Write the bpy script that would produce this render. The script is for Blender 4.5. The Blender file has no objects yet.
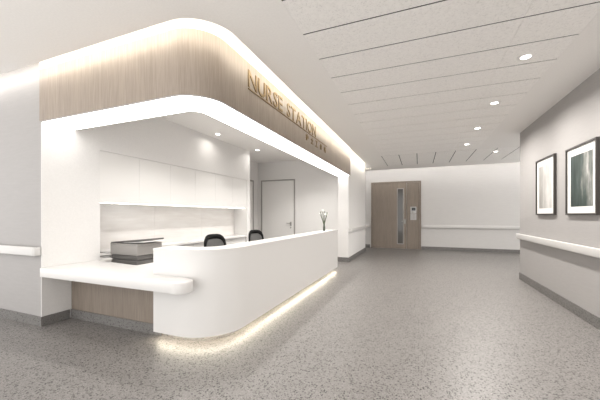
import bpy, bmesh, math, random
from mathutils import Vector, Matrix
random.seed(7)
C = bpy.context.scene.collection
PI = math.pi

# ------------------------------------------------------------------ materials
def mat(name, col=(.8, .8, .8), rough=.5, spec=.5, metal=0.0, coat=0.0):
    m = bpy.data.materials.new(name); m.use_nodes = True
    b = m.node_tree.nodes['Principled BSDF']
    b.inputs['Base Color'].default_value = (*col, 1)
    b.inputs['Roughness'].default_value = rough
    b.inputs['Specular IOR Level'].default_value = spec
    b.inputs['Metallic'].default_value = metal
    b.inputs['Coat Weight'].default_value = coat
    return m

def emit(name, col, strength):
    m = bpy.data.materials.new(name); m.use_nodes = True
    nt = m.node_tree; nt.nodes.clear()
    e = nt.nodes.new('ShaderNodeEmission'); o = nt.nodes.new('ShaderNodeOutputMaterial')
    e.inputs[0].default_value = (*col, 1); e.inputs[1].default_value = strength
    nt.links.new(e.outputs[0], o.inputs[0]); return m

class NT:
    def __init__(s, m): s.t = m.node_tree; s.b = s.t.nodes['Principled BSDF']
    def n(s, kind, **kw):
        x = s.t.nodes.new(kind)
        for k, v in kw.items(): setattr(x, k, v)
        return x
    def l(s, a, b): s.t.links.new(a, b)
    def coord(s, scale=(1, 1, 1)):
        g = s.n('ShaderNodeNewGeometry'); mp = s.n('ShaderNodeMapping')
        mp.inputs['Scale'].default_value = scale
        s.l(g.outputs['Position'], mp.inputs[0]); return mp.outputs[0]
    def noise(s, co, scale, detail=3, rough=.55):
        x = s.n('ShaderNodeTexNoise'); x.inputs['Scale'].default_value = scale
        x.inputs['Detail'].default_value = detail; x.inputs['Roughness'].default_value = rough
        s.l(co, x.inputs['Vector']); return x.outputs['Fac']
    def ramp(s, fac, stops):
        r = s.n('ShaderNodeValToRGB'); e = r.color_ramp.elements
        while len(e) < len(stops): e.new(.5)
        for el, (p, c) in zip(e, stops): el.position = p; el.color = (*c, 1)
        s.l(fac, r.inputs[0]); return r.outputs[0]
    def mix(s, fac, a, b, mode='MIX'):
        x = s.n('ShaderNodeMix', data_type='RGBA', blend_type=mode)
        for sock, v in ((x.inputs[0], fac), (x.inputs[6], a), (x.inputs[7], b)):
            if hasattr(v, 'links'): s.l(v, sock)
            elif isinstance(v, (int, float)): sock.default_value = v
            else: sock.default_value = (*v, 1)
        return x.outputs[2]
    def math(s, op, a, b):
        x = s.n('ShaderNodeMath', operation=op)
        for sock, v in ((x.inputs[0], a), (x.inputs[1], b)):
            if hasattr(v, 'links'): s.l(v, sock)
            else: sock.default_value = v
        return x.outputs[0]
    def bump(s, h, strength, dist=.002):
        x = s.n('ShaderNodeBump'); x.inputs['Strength'].default_value = strength
        x.inputs['Distance'].default_value = dist
        s.l(h, x.inputs['Height']); s.l(x.outputs[0], s.b.inputs['Normal'])

def terrazzo(name, base, rough, k=1.0, dims='2D'):
    m = mat(name, base, rough, .4); t = NT(m)
    co = t.coord()
    big = t.noise(co, 2.2, 3)
    c = t.ramp(big, [(.3, tuple(v*.94 for v in base)), (.7, tuple(v*1.05 for v in base))])
    fine = t.noise(co, 120, 2)
    c = t.mix(.5, c, t.ramp(fine, [(.3, tuple(v*.82 for v in base)), (.7, tuple(v*1.18 for v in base))]))
    def chips(sc, frac, rad, colr, c):
        # warp so chips are irregular
        nz = t.n('ShaderNodeTexNoise'); nz.inputs['Scale'].default_value = sc*1.2
        t.l(co, nz.inputs['Vector'])
        ad = t.n('ShaderNodeVectorMath', operation='MULTIPLY_ADD')
        t.l(nz.outputs['Color'], ad.inputs[0]); ad.inputs[1].default_value = (.9/sc,)*3; t.l(co, ad.inputs[2])
        v = t.n('ShaderNodeTexVoronoi', voronoi_dimensions=dims); v.inputs['Scale'].default_value = sc
        t.l(ad.outputs[0], v.inputs['Vector'])
        sep = t.n('ShaderNodeSeparateColor'); t.l(v.outputs['Color'], sep.inputs[0])
        pick = t.math('LESS_THAN', sep.outputs[0], frac)
        inn = t.math('LESS_THAN', v.outputs['Distance'], rad)
        return t.mix(t.math('MULTIPLY', pick, inn), c, colr)
    c = chips(84, .22, .42, tuple(v*.36*k for v in base), c)
    c = chips(58, .17, .38, tuple(v*.16*k for v in base), c)
    c = chips(95, .16, .38, tuple(min(1, v*1.35) for v in base), c)
    c = chips(140, .25, .42, tuple(v*.62*k for v in base), c)
    t.l(c, t.b.inputs['Base Color'])
    return m

def veneer(name, col, rough=.45, kx=1.0):
    m = mat(name, col, rough, .4); t = NT(m)
    co = t.coord((1, 1, .035))
    a = t.noise(co, 26*kx, 4, .6); b = t.noise(co, 110*kx, 3, .6)
    co2 = t.coord((1, 1, .12)); w = t.noise(co2, 4, 2)
    c = t.ramp(a, [(.30, tuple(v*.80 for v in col)), (.50, col), (.72, tuple(v*1.14 for v in col))])
    c = t.mix(.6, c, t.ramp(b, [(.36, tuple(v*.68 for v in col)), (.60, tuple(v*1.12 for v in col))]))
    c = t.mix(.25, c, t.ramp(w, [(.35, tuple(v*.82 for v in col)), (.65, tuple(v*1.12 for v in col))]))
    t.l(c, t.b.inputs['Base Color']); t.bump(b, .12, .001)
    return m

def paint(name, col, rough=.6, tex=.25, stretch=(1, 1, 1)):
    m = mat(name, col, rough, .3); t = NT(m)
    co = t.coord(stretch)
    a = t.noise(co, 60, 4, .6)
    t.l(t.ramp(a, [(.3, tuple(v*.97 for v in col)), (.7, tuple(min(1, v*1.02) for v in col))]), t.b.inputs['Base Color'])
    t.bump(a, tex, .003); return m

def tilemat(name, col):
    m = mat(name, col, .8, .2); t = NT(m)
    co = t.coord()
    a = t.noise(co, 70, 3, .65); b = t.noise(co, 28, 3, .6)
    c = t.ramp(a, [(.34, tuple(v*.80 for v in col)), (.43, col), (.7, tuple(min(1, v*1.04) for v in col))])
    c = t.mix(.3, c, t.ramp(b, [(.35, tuple(v*.86 for v in col)), (.6, col)]))
    t.l(c, t.b.inputs['Base Color']); t.bump(a, .2, .002); return m

M = {}
M['wall'] = paint('wallpaper_offwhite', (.60, .586, .574), .65, .35, (.12, .12, 1))
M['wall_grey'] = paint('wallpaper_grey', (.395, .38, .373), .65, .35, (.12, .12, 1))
M['white_wall'] = paint('white_wall_paint', (.78, .765, .75), .6, .1)
M['ceiling'] = paint('ceiling_white', (.86, .84, .815), .7, .05)
M['tiles'] = tilemat('mineral_tile', (.90, .88, .855))
M['floor'] = terrazzo('speckled_grey_floor', (.232, .219, .210), .38)
M['skirting'] = terrazzo('speckled_dark_skirting', (.19, .182, .175), .45, 1.0, '3D')
M['veneer'] = veneer('pale_oak_veneer', (.345, .288, .24))
M['door_wood'] = veneer('door_oak_veneer', (.255, .212, .175), .5)
M['solid'] = mat('white_solid_surface', (.74, .727, .712), .28, .5)
M['laminate'] = mat('white_laminate', (.80, .785, .765), .35, .4)
M['dgap'] = mat('dark_joint', (.07, .066, .062), .6)
M['frame_grey'] = mat('grey_door_frame', (.36, .34, .32), .5)
M['rail'] = mat('white_vinyl_rail', (.64, .627, .614), .35)
M['metal'] = mat('brushed_steel', (.45, .44, .42), .35, .5, .9)
M['brass'] = mat('brushed_brass', (.25, .165, .07), .5, .4, .2)
M['black'] = mat('black_plastic', (.010, .010, .010), .5, .12)
M['mesh'] = mat('grey_mesh_fabric', (.11, .108, .105), .8)
M['pic_frame'] = mat('dark_bronze_frame', (.045, .04, .036), .4)
M['mat_board'] = mat('white_mount_board', (.80, .785, .765), .8)
M['dark_glass'] = mat('dark_door_glass', (.075, .07, .062), .08, .6)
M['screen'] = mat('dark_screen', (.02, .022, .025), .12)
M['silver'] = mat('silver_plastic', (.55, .54, .53), .4)
M['printer'] = mat('grey_plastic', (.31, .295, .28), .5)
M['printer_dark'] = mat('dark_grey_plastic', (.105, .10, .095), .5)
M['paper'] = mat('paper_white', (.82, .81, .79), .8)
M['stem'] = mat('dried_stem', (.09, .105, .06), .7)
M['petal'] = mat('white_petal', (.80, .79, .74), .7)
M['vase'] = mat('smoked_vase', (.07, .08, .06), .12)
# backsplash: pale panel with faint horizontal grain
m = mat('backsplash_panel', (.70, .67, .645), .14, .5); t = NT(m)
a = t.noise(t.coord((1, .15, 1)), 14, 4)
t.l(t.ramp(a, [(.3, (.72, .69, .665)), (.7, (.80, .78, .76))]), t.b.inputs['Base Color']); M['splash'] = m
def art(name, stops, seed):
    m = mat(name, (.5, .5, .5), .5); t = NT(m)
    co = t.n('ShaderNodeTexCoord').outputs['Object']
    mp = t.n('ShaderNodeMapping'); mp.inputs['Scale'].default_value = (1, 1, .10); mp.inputs['Location'].default_value = (seed, seed, seed)
    t.l(co, mp.inputs[0])
    a = t.noise(mp.outputs[0], 9, 4, .7)
    mp2 = t.n('ShaderNodeMapping'); mp2.inputs['Scale'].default_value = (1, 1, .6); mp2.inputs['Location'].default_value = (seed*2, 0, seed)
    t.l(co, mp2.inputs[0]); b = t.noise(mp2.outputs[0], 5, 5, .7)
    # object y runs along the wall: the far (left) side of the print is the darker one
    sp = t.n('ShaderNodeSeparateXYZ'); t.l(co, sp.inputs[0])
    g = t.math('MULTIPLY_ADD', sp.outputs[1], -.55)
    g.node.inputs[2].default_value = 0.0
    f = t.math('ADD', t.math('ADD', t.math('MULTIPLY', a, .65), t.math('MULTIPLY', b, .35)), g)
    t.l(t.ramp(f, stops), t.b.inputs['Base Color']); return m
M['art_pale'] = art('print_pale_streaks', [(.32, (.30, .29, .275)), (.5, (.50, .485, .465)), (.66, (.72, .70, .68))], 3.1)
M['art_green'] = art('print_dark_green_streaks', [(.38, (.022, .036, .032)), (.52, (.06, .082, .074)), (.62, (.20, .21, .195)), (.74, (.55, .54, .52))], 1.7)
WARM = (1, .93, .83)
M['led_cove'] = emit('led_cove', (1, .93, .80), 20)
M['led_cove_white'] = emit('led_cove_white', (1, .96, .91), 15)
M['led_cove_far'] = emit('led_cove_far', (1, .97, .93), 20)
M['led_panel'] = emit('led_panel', (1, .975, .94), 3.1)
M['led_toe'] = emit('led_toe', (1, .90, .72), 26)
M['led_cab'] = emit('led_cabinet', (1, .95, .88), 7)
M['led_down'] = emit('led_downlight', (1, .96, .9), 9)

# ------------------------------------------------------------------ mesh helpers
def bm_new(): return bmesh.new()
def box(bm, x0, x1, y0, y1, z0, z1):
    v = [bm.verts.new(p) for p in ((x0,y0,z0),(x1,y0,z0),(x1,y1,z0),(x0,y1,z0),(x0,y0,z1),(x1,y0,z1),(x1,y1,z1),(x0,y1,z1))]
    for f in ((0,3,2,1),(4,5,6,7),(0,1,5,4),(1,2,6,5),(2,3,7,6),(3,0,4,7)): bm.faces.new([v[i] for i in f])
def bbox(bm, x0, x1, y0, y1, z0, z1, r=.004, seg=2):
    b = bmesh.new(); box(b, x0, x1, y0, y1, z0, z1)
    bmesh.ops.bevel(b, geom=b.edges[:], offset=r, segments=seg, affect='EDGES', profile=.5)
    merge(bm, b)
def merge(bm, b, mtx=None):
    me = bpy.data.meshes.new('tmp'); b.to_mesh(me); b.free()
    if mtx is not None: me.transform(mtx)
    bm.from_mesh(me); bpy.data.meshes.remove(me)
def prism(bm, pts, z0, z1, bev=0):
    b = bmesh.new()
    f = b.faces.new([b.verts.new((x, y, z0)) for x, y in pts])
    r = bmesh.ops.extrude_face_region(b, geom=[f])
    bmesh.ops.translate(b, verts=[v for v in r['geom'] if isinstance(v, bmesh.types.BMVert)], vec=(0, 0, z1-z0))
    bmesh.ops.recalc_face_normals(b, faces=b.faces[:])
    if bev:
        es = [e for e in b.edges if abs(e.verts[0].co.z-e.verts[1].co.z) < 1e-6]
        bmesh.ops.bevel(b, geom=es, offset=bev, segments=2, affect='EDGES', profile=.5)
    merge(bm, b)
def tube(bm, pts, r, seg=10, caps=True):
    pts = [Vector(p) for p in pts]; rs = r if isinstance(r, (list, tuple)) else [r]*len(pts)
    rings = []
    for i, p in enumerate(pts):
        d = (pts[min(i+1, len(pts)-1)]-pts[max(i-1, 0)]).normalized()
        up = Vector((0, 0, 1)) if abs(d.z) < .9 else Vector((1, 0, 0))
        a = d.cross(up).normalized(); b_ = d.cross(a).normalized()
        rings.append([bm.verts.new(p+a*(math.cos(2*PI*k/seg)*rs[i])+b_*(math.sin(2*PI*k/seg)*rs[i])) for k in range(seg)])
    for A, B in zip(rings, rings[1:]):
        for k in range(seg): bm.faces.new([A[k], A[(k+1) % seg], B[(k+1) % seg], B[k]])
    if caps:
        bm.faces.new(rings[0][::-1]); bm.faces.new(rings[-1])
def lathe(bm, prof, cx=0, cy=0, seg=24):
    rings = [[bm.verts.new((cx+r*math.cos(2*PI*k/seg), cy+r*math.sin(2*PI*k/seg), z)) for k in range(seg)] for r, z in prof]
    for A, B in zip(rings, rings[1:]):
        for k in range(seg): bm.faces.new([A[k], A[(k+1) % seg], B[(k+1) % seg], B[k]])
    bm.faces.new(rings[0][::-1]); bm.faces.new(rings[-1])
def band(bm, A, B, z0, z1):
    """closed solid between two plan paths of equal length"""
    n = len(A)
    V = [[bm.verts.new((p[0], p[1], z)) for p in P_] for P_, z in ((A, z0), (B, z0), (B, z1), (A, z1))]
    for i in range(n-1):
        for q in range(4):
            a, b = V[q], V[(q+1) % 4]
            bm.faces.new([a[i], a[i+1], b[i+1], b[i]])
    bm.faces.new([V[q][0] for q in range(4)]); bm.faces.new([V[q][-1] for q in range(3, -1, -1)])
def lpath(xo, yo, r, xs, ye, n=28):
    """plan path: along y=yo from xs, round the corner (xo,yo), then along x=xo to ye"""
    cx, cy = xo-r, yo+r
    pts = [(xs+(cx-xs)*k/6, yo) for k in range(6)]
    pts += [(cx+r*math.cos(-PI/2+PI/2*k/n), cy+r*math.sin(-PI/2+PI/2*k/n)) for k in range(n+1)]
    pts += [(xo, cy+(ye-cy)*k/8) for k in range(1, 9)]
    return pts
def obj(name, bm, m, parent=None, smooth=False, loc=None):
    bmesh.ops.recalc_face_normals(bm, faces=bm.faces[:])
    me = bpy.data.meshes.new(name); bm.to_mesh(me); bm.free()
    me.materials.append(M[m] if isinstance(m, str) else m)
    if smooth:
        for p in me.polygons: p.use_smooth = True
        me.set_sharp_from_angle(angle=math.radians(38))
    o = bpy.data.objects.new(name, me); C.objects.link(o)
    if parent: o.parent = parent
    if loc: o.location = loc
    return o
def tag(o, label, cat, group=None):
    o['label'] = label; o['category'] = cat
    if group: o['group'] = group
    return o
def thing(name, label, cat, loc=(0, 0, 0), rz=0, group=None):
    o = bpy.data.objects.new(name, None); C.objects.link(o)
    o.location = loc; o.rotation_euler = (0, 0, rz); o.empty_display_size = .1
    return tag(o, label, cat, group)
def struct(name, bm, m, parent=None, smooth=False):
    o = obj(name, bm, m, parent, smooth)
    if not parent: o['kind'] = 'structure'
    return o
def copy_tree(o, parent=None):
    c = o.copy(); C.objects.link(c)
    if parent: c.parent = parent
    for ch in list(o.children): copy_tree(ch, c)
    return c
def single(fn, *a, **k):
    bm = bm_new(); fn(bm, *a, **k); return bm

# ------------------------------------------------------------------ key dimensions
ZC = 2.85                      # ceiling
XR, YRC = 1.83, 6.98           # right wall and its corner
YF = 11.6                      # far wall
XI, YL = -3.94, 2.02           # inner side wall of the station, left wall plane
XP, YP0, YP1 = -1.74, 7.80, 10.5   # pier
YB, XJ, YJ = 8.0, -4.60, 6.46      # back wall of station, jog
BX, BY, BR = -1.685, 1.997, .33      # bulkhead corner
ZB = 2.30

# ------------------------------------------------------------------ floor & ceilings
struct('floor', single(box, -7, 5, -1.0, YF+.1, -.1, 0), 'floor')
E1 = lpath(BX+.165, BY-.127, BR+.05, -7, YP1+.03)
bm = bm_new()
CT = .05
prism(bm, [(-7, -1.5), (-.956, -1.5), (-.956, YF-.75), (-4.2, YF-.75), (-4.2, YP1+.03)] + E1[::-1], ZC, ZC+CT)
box(bm, 1.316, XR, -1.5, 8.33, ZC, ZC+CT)
box(bm, XR, 5, YRC-.1, 8.33, ZC, ZC+CT)
box(bm, -.956, 5, 10.1, YF-.75, ZC, ZC+CT)
box(bm, 4.9, 5, 8.33, 10.1, ZC, ZC+CT)
struct('ceiling', bm, 'ceiling')
struct('ceiling_plenum', single(box, -7, 5, -1.5, YF+.1, 3.06, 3.12), 'ceiling')
bm = bm_new()
prism(bm, [(XI, BY+.375), (-2.19, BY+.375), (-2.062, BY+.50), (-2.062, YP0), (-2.03, YB), (XJ, YB), (XJ, YJ), (XI, YJ)], ZC, ZC+CT)
struct('ceiling_station', bm, 'ceiling')
# mineral tiles: laid crosswise along the corridor, lengthwise at its far end
bm = bm_new()
g = .0095
k = -7
while 2.01+.45*k < 8.3:
    y0 = 2.01+.45*k; y1 = min(y0+.45, 8.33)
    for x0, x1 in ((-.9555, .79), (.7915, 1.3155)):
        bbox(bm, x0, x1, y0+g, y1-g, ZC-.001, ZC+.006, .002, 1)
    k += 1
x = -.95
while x < 4.9:
    bbox(bm, x+g, min(x+.45, 4.9)-g, 8.335, 10.095, ZC-.001, ZC+.006, .002, 1)
    x += .45
struct('ceiling_tiles', bm, 'tiles')
struct('ceiling_grid', single(box, -.956, 4.9, -1.5, 10.1, ZC+.0065, ZC+.05), 'dgap')

# ------------------------------------------------------------------ walls
bm = bm_new(); box(bm, -7, XI-.01, YL, 2.68, 0, 3.06)
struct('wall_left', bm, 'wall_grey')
bm = bm_new()          # station side wall with the cabinet niche
box(bm, XI-.01, XI, YL+.0, 2.68, 0, 3.06)
box(bm, -4.4, XI, 2.68, 6.32, 2.112, 3.06)
box(bm, -4.4, -4.32, 2.68, 6.32, 0, 2.112)
box(bm, -4.7, XI, 6.32, YJ, 0, 3.06)
struct('wall_inner', bm, 'white_wall')
struct('wall_side', single(box, XJ-.12, XJ, YJ, YB, 0, 3.06), 'white_wall')
struct('wall_back', single(box, XJ-.12, -2.02, YB, YB+.12, 0, 3.06), 'white_wall')
struct('wall_pier', single(box, -2.02, XP, YP0, YP1, 0, 3.06), 'white_wall')
struct('wall_far', single(box, -4.2, 5, YF, YF+.1, 0, 3.06), 'wall')
bm = bm_new(); box(bm, XR, XR+.15, -1.5, YRC, 0, 3.06); box(bm, XR+.15, 5, YRC-.15, YRC, 0, 3.06)
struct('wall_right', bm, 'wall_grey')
struct('wall_passage', single(box, -4.3, -4.2, YP1-.5, YF, 0, 3.06), 'wall')

# skirtings
H = .105; T = .012
struct('baseboard_left', single(box, -7, XI+T, YL-T, YL, 0, H), 'skirting')
struct('baseboard_recess', single(box, XI, XI+T, YL, 2.305, 0, H), 'skirting')
struct('baseboard_pier', single(lambda b: (box(b, XP, XP+T, YP0, YP1, 0, .12), box(b, -2.02, XP+T, YP0-T, YP0, 0, .12))), 'skirting')
struct('baseboard_far', single(lambda b: (box(b, .075, 5, YF-T, YF, 0, .12), box(b, -4.2, -1.745, YF-T, YF, 0, .12))), 'skirting')
struct('baseboard_right', single(lambda b: (box(b, XR-T, XR, -1.5, YRC+T, 0, .13), box(b, XR, 5, YRC, YRC+T, 0, .13))), 'skirting')
struct('baseboard_back', single(box, -3.33, -2.03, YB-T, YB, 0, .1), 'skirting')

# ------------------------------------------------------------------ bulkhead over the counter
can = thing('canopy', 'curved pale wood veneer canopy with glowing underside above the white counter', 'canopy', (BX, BY, ZB))
O = lambda p: [(a-BX, b-BY) for a, b in p]
p0 = lpath(BX, BY, BR, XI+.002, YP0-.002)
p1 = lpath(BX-.03, BY+.03, BR-.03, XI+.002, YP0-.002)
p2 = lpath(BX-.35, BY+.35, BR-.19, XI+.002, YP0-.002)
p3 = lpath(BX-.38, BY+.38, BR-.20, XI+.002, YP0-.002)
pa = lpath(BX-.014, BY+.014, BR-.014, XI+.012, YP0-.012)
pb = lpath(BX-.368, BY+.368, BR-.195, XI+.012, YP0-.012)
obj('veneer_face', single(band, O(p0), O(p1), 0, .575), 'veneer', can, True)
obj('added_glow_lip', single(band, O(p0), O(p1), .5752, .755), 'white_wall', can, True)  # white lip added above the veneer so the cove glow burns out white
obj('inner_face', single(band, O(p2), O(p3), 0, .545), 'white_wall', can, True)
obj('light_panel', single(band, O(pa), O(pb), -.004, .0), 'led_panel', can, True)
bm = bm_new(); band(bm, O(p0), O(pa), -.008, 0); band(bm, O(pb), O(p3), -.008, 0)
obj('edge_trim', bm, 'frame_grey', can, True)
obj('panel_tray', single(band, O(p1), O(p2), .02, .05), 'white_wall', can)

# cove lights: LED tape on the ceiling edge that faces the wall
def tape(name, pts, label, m, z0=ZC+.018, z1=ZC+.042):
    bm = bm_new(); B = []
    for i, p in enumerate(pts):
        q = Vector(pts[min(i+1, len(pts)-1)])-Vector(pts[max(i-1, 0)]); q.normalize()
        B.append((p[0]-q.y*.006, p[1]+q.x*.006))
    band(bm, pts, B, z0, z1)
    return tag(obj(name, bm, m), label, 'light strip')
tape('cove_light', [p for p in E1 if p[0] > XI-.001][:0] + [(XI, BY-.125)] + [(a-.002, b+.002) for a, b in E1 if a > XI+.1 and b < YP1-.3] + [(E1[-1][0]-.002, YP1-.08)], 'warm glowing cove light running round the top of the wood canopy', 'led_cove')
tape('cove_light', [(-7+k*(XI+6.98)/8, BY-.125) for k in range(9)], 'white cove light along the top of the left corridor wall', 'led_cove_white')
tape('cove_light', [(-4.1+k*1.25, YF-.748) for k in range(9)], 'white cove light along the top of the far corridor wall', 'led_cove_far', ZC+.010, ZC+.036)

# ------------------------------------------------------------------ sign
def text_bm(ch, size, depth):
    cu = bpy.data.curves.new('t', 'FONT'); cu.body = ch; cu.size = size; cu.extrude = depth/2; cu.resolution_u = 3; cu.offset = .012
    o = bpy.data.objects.new('t', cu); C.objects.link(o)
    bpy.context.view_layer.update()
    me = bpy.data.meshes.new_from_object(o.evaluated_get(bpy.context.evaluated_depsgraph_get()))
    bpy.data.objects.remove(o); bpy.data.curves.remove(cu)
    bm = bm_new(); bm.from_mesh(me); bpy.data.meshes.remove(me)
    return bm
def place_text(sign, word, y0, z0, y1, cap, name, depth=.006):
    bms = []; cur = 0; gap = .10 if name == 'letter' else 1.0
    for ch in word:
        if ch == ' ': cur += .42; continue
        b = text_bm(ch, 1, .06)
        if not len(b.verts): b.free(); continue
        xs = [v.co.x for v in b.verts]; ys = [v.co.y for v in b.verts]
        lo, hi = min(xs), max(xs)
        bms.append((b, cur-lo, min(ys), max(ys))); cur += hi-lo+gap
    tot = cur-gap; sx = (y1-y0)/tot
    for b, off, ya, yb in bms:
        base = 0 if name == 'letter' else ya
        hgt = .7 if name == 'letter' else (yb-ya)
        # text x -> +y of the world, text y -> z, extrusion -> +x
        for v in b.verts:
            v.co = Vector((v.co.z*depth/.06+depth/2, y0+(v.co.x+off)*sx, z0+(v.co.y-base)*cap/hgt))
        obj(name, b, 'brass', sign)
sg = thing('wall_sign', 'brass NURSE STATION lettering with a thin underline on the wood canopy', 'sign', (BX+.001, 0, 0))
place_text(sg, 'NURSE STATION', 2.72, 2.618, 4.95, .18, 'letter')
obj('underline', single(box, 0, .006, 2.72, 5.62, 2.588, 2.600), 'brass', sg)
place_text(sg, '\u62a4\u58eb\u5de5\u4f5c\u7ad9', 4.45, 2.455, 5.54, .105, 'character')

# ------------------------------------------------------------------ counter
CX, CY, CR = -1.70, 2.215, .45
XS, YE = -2.47, 6.52
cp = lambda d: lpath(CX-d, CY+d, max(CR-d, .06), XS, YE)
def ct(d0, d1, z0, z1, bev=0):
    return single(band, [(a-CX, b-CY) for a, b in cp(d0)], [(a-CX, b-CY) for a, b in cp(d1)], z0, z1)
cn = thing('reception_counter', 'long white solid surface reception counter with rounded corner and lit plinth', 'counter', (CX, CY, 0))
obj('front_panel', ct(0, .05, .082, .893), 'solid', cn, True)
obj('countertop', ct(-.004, .27, .893, .918), 'solid', cn, True)
obj('plinth', ct(.12, .18, 0, .082), 'skirting', cn, True)
obj('light_strip', ct(.050, .056, .068, .081), 'led_toe', cn, True)
obj('back_panel', ct(.21, .235, .06, .893), 'laminate', cn, True)
bm = bm_new(); dk = lambda d: lpath(CX-d-.0, CY+d, .2, XS, YE)
band(bm, [(a-CX, b-CY) for a, b in dk(.236)], [(a-CX, b-CY) for a, b in lpath(CX-.78, CY+.40, .05, XS, YE)], .71, .74)
obj('desk', bm, 'laminate', cn)
obj('desk_support', single(box, -.78, -.24, YE-CY-.04, YE-CY-.02, 0, .71), 'laminate', cn)
obj('desk_support', single(box, -.50, -.24, 2.0, 2.02, 0, .71), 'laminate', cn)

# low writing shelf with rounded end, in front of the counter's left end
pts = [(XI+.002, 2.003), (-2.06, 2.003)]
pts += [(-2.0+.105*math.cos(a), 2.09+.105*math.sin(a)) for a in [-PI/2+PI*k/14*.97 for k in range(15)]]
pts += [(-2.05, 2.212), (-2.475, 2.212), (-2.475, 2.46), (XI+.002, 2.63)]
bm = bm_new(); prism(bm, [(a-XI, b-2.003) for a, b in pts], .555, .658, .008)
ws = thing('writing_shelf', 'low white shelf with rounded end beside the counter above a wood panel', 'shelf', (XI, 2.003, 0))
obj('shelf_top', bm, 'solid', ws, True)
obj('wood_panel', single(box, .003, XS-XI-.003, .325, .345, .0, .555), 'door_wood', ws)
obj('plinth', single(box, .014, XS-XI-.003, .313, .325, 0, H), 'skirting', ws)

# side desk behind the shelf
sd = thing('side_desk', 'pale low side desk behind the writing shelf under the printer', 'desk', (-3.55, 2.95, 0))
obj('desktop', single(bbox, -.76, .55, -.255, .33, .57, .60), 'laminate', sd)
for sx in (-.74, .53): obj('side_panel', single(box, sx-.01, sx+.01, -.25, .32, 0, .57), 'laminate', sd)

# ------------------------------------------------------------------ niche: base units, worktop, backsplash, wall cabinets
for i in range(6):
    y0 = 2.681+i*.6065; y1 = y0+.603
    w = ('at the left end above the printer', 'second from the left end', 'third from the left end',
         'fourth from the left end', 'fifth from the left end', 'at the right end nearest the doors')[i]
    c = thing('wall_cabinet', 'white wall cabinet with flat handleless door, '+w, 'cabinet', (-4.31, y0, 1.42), 0, 'white wall cabinets over the back worktop')
    obj('body', single(box, 0, .33, 0, .606, 0, .69), 'laminate', c)
    obj('door', single(bbox, .3315, .362, .0003, .6057, 0, .69, .0015, 1), 'laminate', c)
    if i == 0: continue
    c = thing('base_cabinet', 'white base cabinet under the back worktop, '+('', 'next to the side desk', 'second from the side desk', 'third from the side desk', 'fourth from the side desk', 'farthest from the side desk')[i], 'cabinet', (-4.31, y0, 0), 0, 'white base cabinets under the back worktop')
    obj('body', single(box, 0, .30, 0, .603, .08, .71), 'laminate', c)
    obj('door', single(bbox, .302, .32, .0015, .6015, .08, .70, .002, 1), 'laminate', c)
    obj('plinth', single(box, 0, .26, 0, .603, 0, .08), 'skirting', c)
tag(obj('worktop', single(bbox, -4.318, -3.945, 3.29, 6.318, .712, .75, .003), 'solid'), 'long white back worktop under the wall cabinets', 'worktop')
bm = bm_new()
for i in range(3): box(bm, -4.319, -4.311, 2.684+i*1.211, 2.684+i*1.211+1.208, .751, 1.418)
tag(obj('backsplash', bm, 'splash'), 'pale glossy backsplash panels between the worktop and wall cabinets', 'backsplash')
tag(obj('cabinet_light', single(box, -4.03, -4.01, 2.70, 6.30, 1.413, 1.419), 'led_cab'), 'thin glowing light strip under the white wall cabinets', 'light strip')

# ------------------------------------------------------------------ doors inside the station
d = bpy.data.objects.new('door_1', None); C.objects.link(d); d.location = (-3.92, YB, 0); d['kind'] = 'structure'
bm = bm_new()
for x0, x1, z0, z1 in ((-.56, -.53, 0, 2.30), (.53, .56, 0, 2.30), (-.53, .53, 2.27, 2.30)): box(bm, x0, x1, -.025, -.001, z0, z1)
obj('frame', bm, 'frame_grey', d)
obj('leaf', single(bbox, -.522, .522, -.014, -.001, .008, 2.262, .002, 1), 'laminate', d)
bm = bm_new(); box(bm, .40, .455, -.02, -.014, .93, 1.05); tube(bm, [(.43, -.02, 1.01), (.43, -.06, 1.01), (.31, -.062, 1.01)], .010, 8)
obj('handle', bm, 'metal', d, True)
obj('lock', single(lambda b: tube(b, [(.43, -.014, .88), (.43, -.028, .88)], .022, 14)), 'metal', d, True)
d = bpy.data.objects.new('door_2', None); C.objects.link(d); d.location = (XJ, 7.2, 0); d['kind'] = 'structure'
bm = bm_new()
for y0, y1, z0, z1 in ((-.52, -.48, 0, 2.28), (.48, .52, 0, 2.28), (-.48, .48, 2.24, 2.28)): box(bm, .001, .025, y0, y1, z0, z1)
obj('frame', bm, 'frame_grey', d)
obj('leaf', single(bbox, .001, .014, -.472, .472, .008, 2.232, .002, 1), 'laminate', d)

# ------------------------------------------------------------------ far double-width wooden door
d = bpy.data.objects.new('door_3', None); C.objects.link(d); d.location = (-.83, YF, 0); d['kind'] = 'structure'
bm = bm_new()
for x0, x1, z0, z1 in ((-.87, -.83, 0, 2.49), (.85, .90, 0, 2.49), (-.83, .85, 2.44, 2.49)): box(bm, x0, x1, -.05, -.001, z0, z1)
obj('frame', bm, 'door_wood', d)
bm = bm_new()
for x0, x1, z0, z1 in ((-.825, .07, .01, 2.435), (.31, .40, .01, 2.435), (.07, .31, .01, .17), (.07, .31, 2.24, 2.435)): box(bm, x0, x1, -.03, -.001, z0, z1)
obj('leaf', bm, 'door_wood', d)
obj('glass', single(box, .10, .28, -.018, -.010, .20, 2.21), 'dark_glass', d)
bm = bm_new()
for x0, x1, z0, z1 in ((.07, .10, .17, 2.24), (.28, .31, .17, 2.24), (.10, .28, .17, .20), (.10, .28, 2.21, 2.24)): box(bm, x0, x1, -.034, -.005, z0, z1)
obj('glass_frame', bm, 'frame_grey', d)
obj('fixed_panel', single(box, .415, .845, -.03, -.001, .01, 2.435), 'door_wood', d)
bm = bm_new(); box(bm, .33, .37, -.036, -.03, .93, 1.09); tube(bm, [(.35, -.036, 1.02), (.35, -.075, 1.02), (.24, -.077, 1.02)], .011, 8)
obj('handle', bm, 'metal', d, True)
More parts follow.
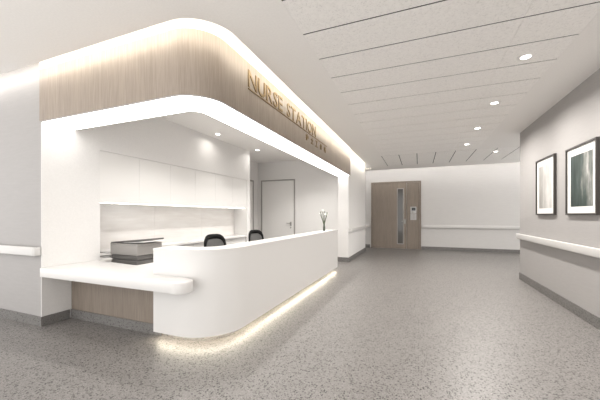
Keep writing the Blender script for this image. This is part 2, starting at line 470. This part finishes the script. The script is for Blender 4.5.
ic = thing('intercom', 'silver door intercom with a small dark screen on the wooden door panel', 'intercom', (-.19, YF-.031, 1.32))
obj('housing', single(bbox, -.10, .10, -.03, -.001, -.01, .23, .006), 'silver', ic)
obj('screen', single(box, -.06, .075, -.034, -.03, .09, .20), 'screen', ic)
obj('speaker', single(bbox, -.06, .0, -.034, -.03, .02, .06, .004, 1), 'frame_grey', ic)
kp = obj('keypad', single(bbox, -.10, .10, -.024, -.001, -.25, -.02, .005), 'silver', ic)
for r in range(4):
    for q in range(3):
        obj('button', single(bbox, -.065+q*.05, -.035+q*.05, -.03, -.024, -.225+r*.05, -.195+r*.05, .003, 1), 'frame_grey', kp)

# ------------------------------------------------------------------ handrails
def handrail(label, p0, p1, nrm, ends=(True, True)):
    """bumper handrail from p0 to p1 (plan), standing off the wall along nrm"""
    a = Vector((*p0, 0)); b = Vector((*p1, 0)); L = (b-a).length; u = (b-a).normalized(); n = Vector((*nrm, 0))
    h = thing('handrail', label, 'handrail', (p0[0], p0[1], .785))
    def B(x0, x1, y0, y1, z0, z1, r, seg=3):
        q = bmesh.new(); bb = bm_new(); bbox(bb, x0, x1, y0, y1, z0, z1, r, seg)
        for v in bb.verts: v.co = u*v.co.x + n*v.co.y + Vector((0, 0, v.co.z))
        q.free(); return bb
    obj('rail', B(0, L, .030, .068, .006, .106, .010), 'rail', h, True)
    obj('mounting_plate', B(.03, L-.03, .0005, .030, .025, .085, .003, 1), 'rail', h)
    if ends[0]: obj('end_cap', B(-.02, 0, .0005, .066, .009, .103, .009), 'rail', h, True)
    if ends[1]: obj('end_cap', B(L, L+.02, .0005, .066, .009, .103, .009), 'rail', h, True)
    return h
handrail('white handrail on the left wall beside the writing shelf', (-6.95, YL), (XI-.03, YL), (0, -1))
handrail('white handrail on the narrow wall just past the reception counter', (XP, YP0+.05), (XP, YP1-.03), (1, 0))
handrail('white handrail on the far wall, to the right of the wooden door', (.12, YF), (4.95, YF), (0, -1))
handrail('short visible piece of white handrail on the far wall, left of the wooden door', (-4.1, YF), (-1.78, YF), (0, -1))
handrail('white handrail on the right wall below the two framed pictures', (XR, -1.45), (XR, YRC-.01), (-1, 0))

# ------------------------------------------------------------------ framed pictures on the right wall
def picture(y0, y1, z0, z1, m, label):
    c = ((y0+y1)/2, (z0+z1)/2); w = (y1-y0)/2; h = (z1-z0)/2
    p = thing('framed_picture', label, 'picture', (XR-.001, c[0], c[1]), 0, 'framed pictures on the right wall')
    bm = bm_new(); f = .022
    for a, b, e, g_ in ((-w, w, -h, -h+f), (-w, w, h-f, h), (-w, -w+f, -h+f, h-f), (w-f, w, -h+f, h-f)): bbox(bm, -.035, 0, a, b, e, g_, .002, 1)
    obj('frame', bm, 'pic_frame', p)
    obj('mount', single(box, -.018, -.004, -w+f, w-f, -h+f, h-f), 'mat_board', p)
    obj('print', single(box, -.020, -.018, -w+.105, w-.115, -h+.105, h-.115), m, p)
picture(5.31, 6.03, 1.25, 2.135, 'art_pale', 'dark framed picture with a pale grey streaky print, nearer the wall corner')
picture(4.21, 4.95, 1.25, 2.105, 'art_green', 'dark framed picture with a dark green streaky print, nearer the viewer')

# ------------------------------------------------------------------ task chairs
def make_chair(label):
    t = thing('office_chair', label, 'chair', (0, 0, 0), 0, 'black office chairs behind the counter')
    obj('base', single(lathe, [(.03, .07), (.045, .08), (.045, .12), (.028, .13), (.028, .40), (.06, .41), (.06, .43)]), 'black', t, True)
    for k in range(5):
        a = 2*PI*k/5; c, s = math.cos(a), math.sin(a)
        obj('leg', single(tube, [(.03*c, .03*s, .10), (.28*c, .28*s, .075)], [.022, .014], 8), 'black', t, True)
        obj('castor', single(tube, [(.28*c-.02*s, .28*s+.02*c, .03), (.28*c+.02*s, .28*s-.02*c, .03)], .03, 14), 'black', t, True)
    bm = bm_new(); bbox(bm, -.23, .24, -.24, .24, .43, .50, .03, 3); obj('seat', bm, 'mesh', t, True)
    # backrest: a rounded, slightly curved frame with mesh inside
    def bp(u, v): # u across -1..1, v height 0..1
        wd = .20+.025*math.sin(PI*min(1, v*1.1))
        return (-.25-.05*v+.045*u*u, wd*u, .53+.365*v)
    loop = []
    n = 40
    for k in range(n):
        a = 2*PI*k/n; cu, su = math.cos(a), math.sin(a)
        u = math.copysign(abs(cu)**.5, cu); v = .5+.5*math.copysign(abs(su)**.5, su)
        loop.append((u, v))
    bm = bm_new()
    rings = []; seg = 8
    P3 = [Vector(bp(u, v)) for u, v in loop]
    for i, p in enumerate(P3):
        d = (P3[(i+1) % n]-P3[i-1]).normalized(); nn = Vector((1, 0, 0)); a = d.cross(nn).normalized(); b = d.cross(a)
        rr = .022+.05*max(0, loop[i][1]-.6)
        rings.append([bm.verts.new(p+a*(math.cos(2*PI*k/seg)*rr)+b*(math.sin(2*PI*k/seg)*.016)) for k in range(seg)])
    for i in range(n):
        A, B = rings[i], rings[(i+1) % n]
        for k in range(seg): bm.faces.new([A[k], A[(k+1) % seg], B[(k+1) % seg], B[k]])
    obj('back_frame', bm, 'black', t, True)
    bm = bm_new(); NU = 12; rows = []
    for side in (0, 1):
        ctr = bm.verts.new(Vector(bp(0, .5))+Vector((-.004*side, 0, 0)))
        ring = [bm.verts.new(p+Vector((-.004*side, 0, 0))) for p in P3]
        mid = [bm.verts.new(Vector(bp(u*.5, .5+(v-.5)*.5))+Vector((-.004*side, 0, 0))) for u, v in loop]
        for i in range(n):
            j = (i+1) % n
            bm.faces.new([ring[i], ring[j], mid[j], mid[i]]); bm.faces.new([mid[i], mid[j], ctr])
    obj('back_mesh', bm, 'mesh', t, True)
    obj('back_post', single(tube, [(-.05, 0, .42), (-.24, 0, .44), (-.29, 0, .60)], .02, 8), 'black', t, True)
    for s in (-1, 1):
        obj('armrest', single(lambda b: (tube(b, [(-.02, s*.23, .45), (-.02, s*.28, .47), (-.02, s*.28, .62)], .014, 8), bbox(b, -.14, .12, s*.28-.035, s*.28+.035, .62, .645, .01, 2))), 'black', t, True)
    return t
ch = make_chair('black mesh back office chair behind the counter, nearer the rounded corner')
ch2 = copy_tree(ch)
ch2['label'] = 'black mesh back office chair behind the counter, farther off, in front of the white door'
ch.location = (-2.87, 3.98, 0); ch.rotation_euler.z = math.radians(-8)
ch2.location = (-2.97, 5.46, 0); ch2.rotation_euler.z = math.radians(-10)

# ------------------------------------------------------------------ printer, paper on the side desk
pr = thing('printer', 'grey desktop printer with raised lid and white document tray behind the writing shelf', 'printer', (-3.63, 2.97, .60))
bm = bm_new()
bbox(bm, -.24, .26, -.20, .20, .122, .25, .006)
obj('body', bm, 'printer', pr, True)
for z0, z1 in ((0, .056), (.061, .117)): obj('paper_drawer', single(bbox, -.232, .252, -.192, .20, z0, z1, .006), 'printer_dark', pr, True)
b = bmesh.new(); bbox(b, -.25, .27, -.20, .21, 0, .022, .006)
bm = bm_new(); merge(bm, b, Matrix.Translation((.02, 0, .287)) @ Matrix.Rotation(math.radians(-5), 4, 'Y'))
obj('lid', bm, 'printer_dark', pr, True)
obj('scanner_bed', single(bbox, -.24, .26, -.20, .20, .25, .272, .004), 'printer', pr, True)
for z in (.07, .13): obj('output_tray', single(bbox, -.46, -.235, -.22, .12, z, z+.018, .004), 'silver', pr)
b = bmesh.new(); bbox(b, -.04, .31, -.17, .17, 0, .010, .003)
bm = bm_new(); merge(bm, b, Matrix.Translation((.02, 0, .278)) @ Matrix.Rotation(math.radians(-3), 4, 'Y'))
o = obj('document_tray', bm, 'paper', pr); o['label'] = 'white document tray'

# ------------------------------------------------------------------ vase with flowers on the counter
vs = thing('flower_vase', 'slim dark vase of white flowers on the far end of the counter', 'vase', (-1.85, 5.98, .918))
obj('vase', single(lathe, [(.022, 0), (.026, .01), (.024, .08), (.017, .12), (.019, .14), (.015, .138)]), 'vase', vs, True)
for k in range(9):
    a = 2*PI*k/9+.3; sp = .05+.05*((k*37) % 10)/10; hh = .33+.11*((k*53) % 10)/10
    ex, ey = sp*math.cos(a), sp*1.1*math.sin(a)
    st = obj('stem', single(tube, [(ex*.08, ey*.08, .12), (ex*.4, ey*.4, .22), (ex, ey, hh)], [.006, .006, .004], 6), 'stem', vs, True)
    if k % 3 != 2:
        bm = bm_new()
        for j in range(5):
            q = bmesh.new(); bmesh.ops.create_icosphere(q, subdivisions=1, radius=.013)
            merge(bm, q, Matrix.Translation((ex+.012*math.cos(j*1.26), ey+.012*math.sin(j*1.26), hh+.008*(j % 2))) @ Matrix.Diagonal((1, 1, 1.4, 1)))
        obj('flower', bm, 'petal', st, True)
    else:
        bm = bm_new(); q = bmesh.new(); bmesh.ops.create_icosphere(q, subdivisions=1, radius=.010)
        merge(bm, q, Matrix.Translation((ex, ey, hh)) @ Matrix.Diagonal((1, 1, 2.6, 1)))
        obj('bud', bm, 'stem', st, True)

# ------------------------------------------------------------------ lights
def area(name, loc, size, power, col=WARM, spread=180, rot=(0, 0, 0), shape='DISK'):
    l = bpy.data.lights.new(name, 'AREA'); l.shape = shape; l.size = size; l.energy = power; l.color = col; l.spread = math.radians(spread)
    o = bpy.data.objects.new(name, l); C.objects.link(o); o.location = loc; o.rotation_euler = rot; return o
def make_down(loc, label, power, group, spread=160):
    t = thing('downlight', label, 'ceiling light', loc, 0, group)
    bm = bm_new(); n = 28
    prof = [(.045, -.001), (.045, -.007), (.064, -.009), (.072, -.006), (.074, -.001)]
    rings = [[bm.verts.new((r*math.cos(2*PI*k/n), r*math.sin(2*PI*k/n), z)) for k in range(n)] for r, z in prof]
    for i in range(5):
        A, B = rings[i], rings[(i+1) % 5]
        for k in range(n): bm.faces.new([A[k], A[(k+1) % n], B[(k+1) % n], B[k]])
    obj('trim_ring', bm, 'ceiling', t, True)
    obj('lens', single(lathe, [(.0445, -.004), (.0445, -.001)], seg=28), 'led_down', t)
    area('downlight_or_fill_beam', (loc[0], loc[1], loc[2]-.012), .10, power, (1, .96, .91), spread)
    return t
zt = ZC-.001
names = {0: 'brightest and nearest recessed downlight in the tiled corridor ceiling', 1: 'second nearest recessed downlight along the tiled corridor ceiling',
         2: 'third recessed downlight along the tiled corridor ceiling', 3: 'farthest recessed downlight in the row along the corridor ceiling'}
for i in range(4):
    make_down((1.0, 3.63+i*1.33, zt), names[i], 22, 'corridor downlights')
make_down((1.79, 8.75, zt), 'recessed downlight off to the right of the row, near the far wall corner', 20, 'corridor downlights')
make_down((-3.69, 4.84, ZC), 'recessed downlight over the cabinets inside the nurse station', 1.2, 'station downlights', 150)
make_down((-3.69, 6.39, ZC), 'recessed downlight by the doors inside the nurse station', 1.2, 'station downlights', 150)
# unseen fill lights added to brighten the station, over the counter staff
for i in range(3):
    area('downlight_or_fill_beam', (-2.75, 3.5+i*1.55, ZC-.01), .14, 17, (1, .97, .93), 115)
# the corridor's row goes on over the viewer's head
for i in range(3):
    area('downlight_or_fill_beam', (1.0, 2.30-i*1.33, ZC-.01), .12, 13, (1, .96, .91), 160)

w = bpy.data.worlds.new('World'); bpy.context.scene.world = w; w.use_nodes = True
w.node_tree.nodes['Background'].inputs[0].default_value = (1, .985, .965, 1)
w.node_tree.nodes['Background'].inputs[1].default_value = 1.75

# ------------------------------------------------------------------ camera
cam = bpy.data.cameras.new('camera'); cam.sensor_width = 36; cam.lens = 36*297/600; cam.shift_y = 15/600; cam.clip_start = .02
co = bpy.data.objects.new('camera', cam); C.objects.link(co)
co.location = (0, 0, 1.25); co.rotation_euler = (PI/2, 0, math.atan(119/297))
sc = bpy.context.scene; sc.camera = co
sc.view_settings.view_transform = 'Standard'; sc.view_settings.look = 'None'
sc.view_settings.gamma = 1; sc.view_settings.exposure = 0.48; sc.view_settings.use_curve_mapping = False
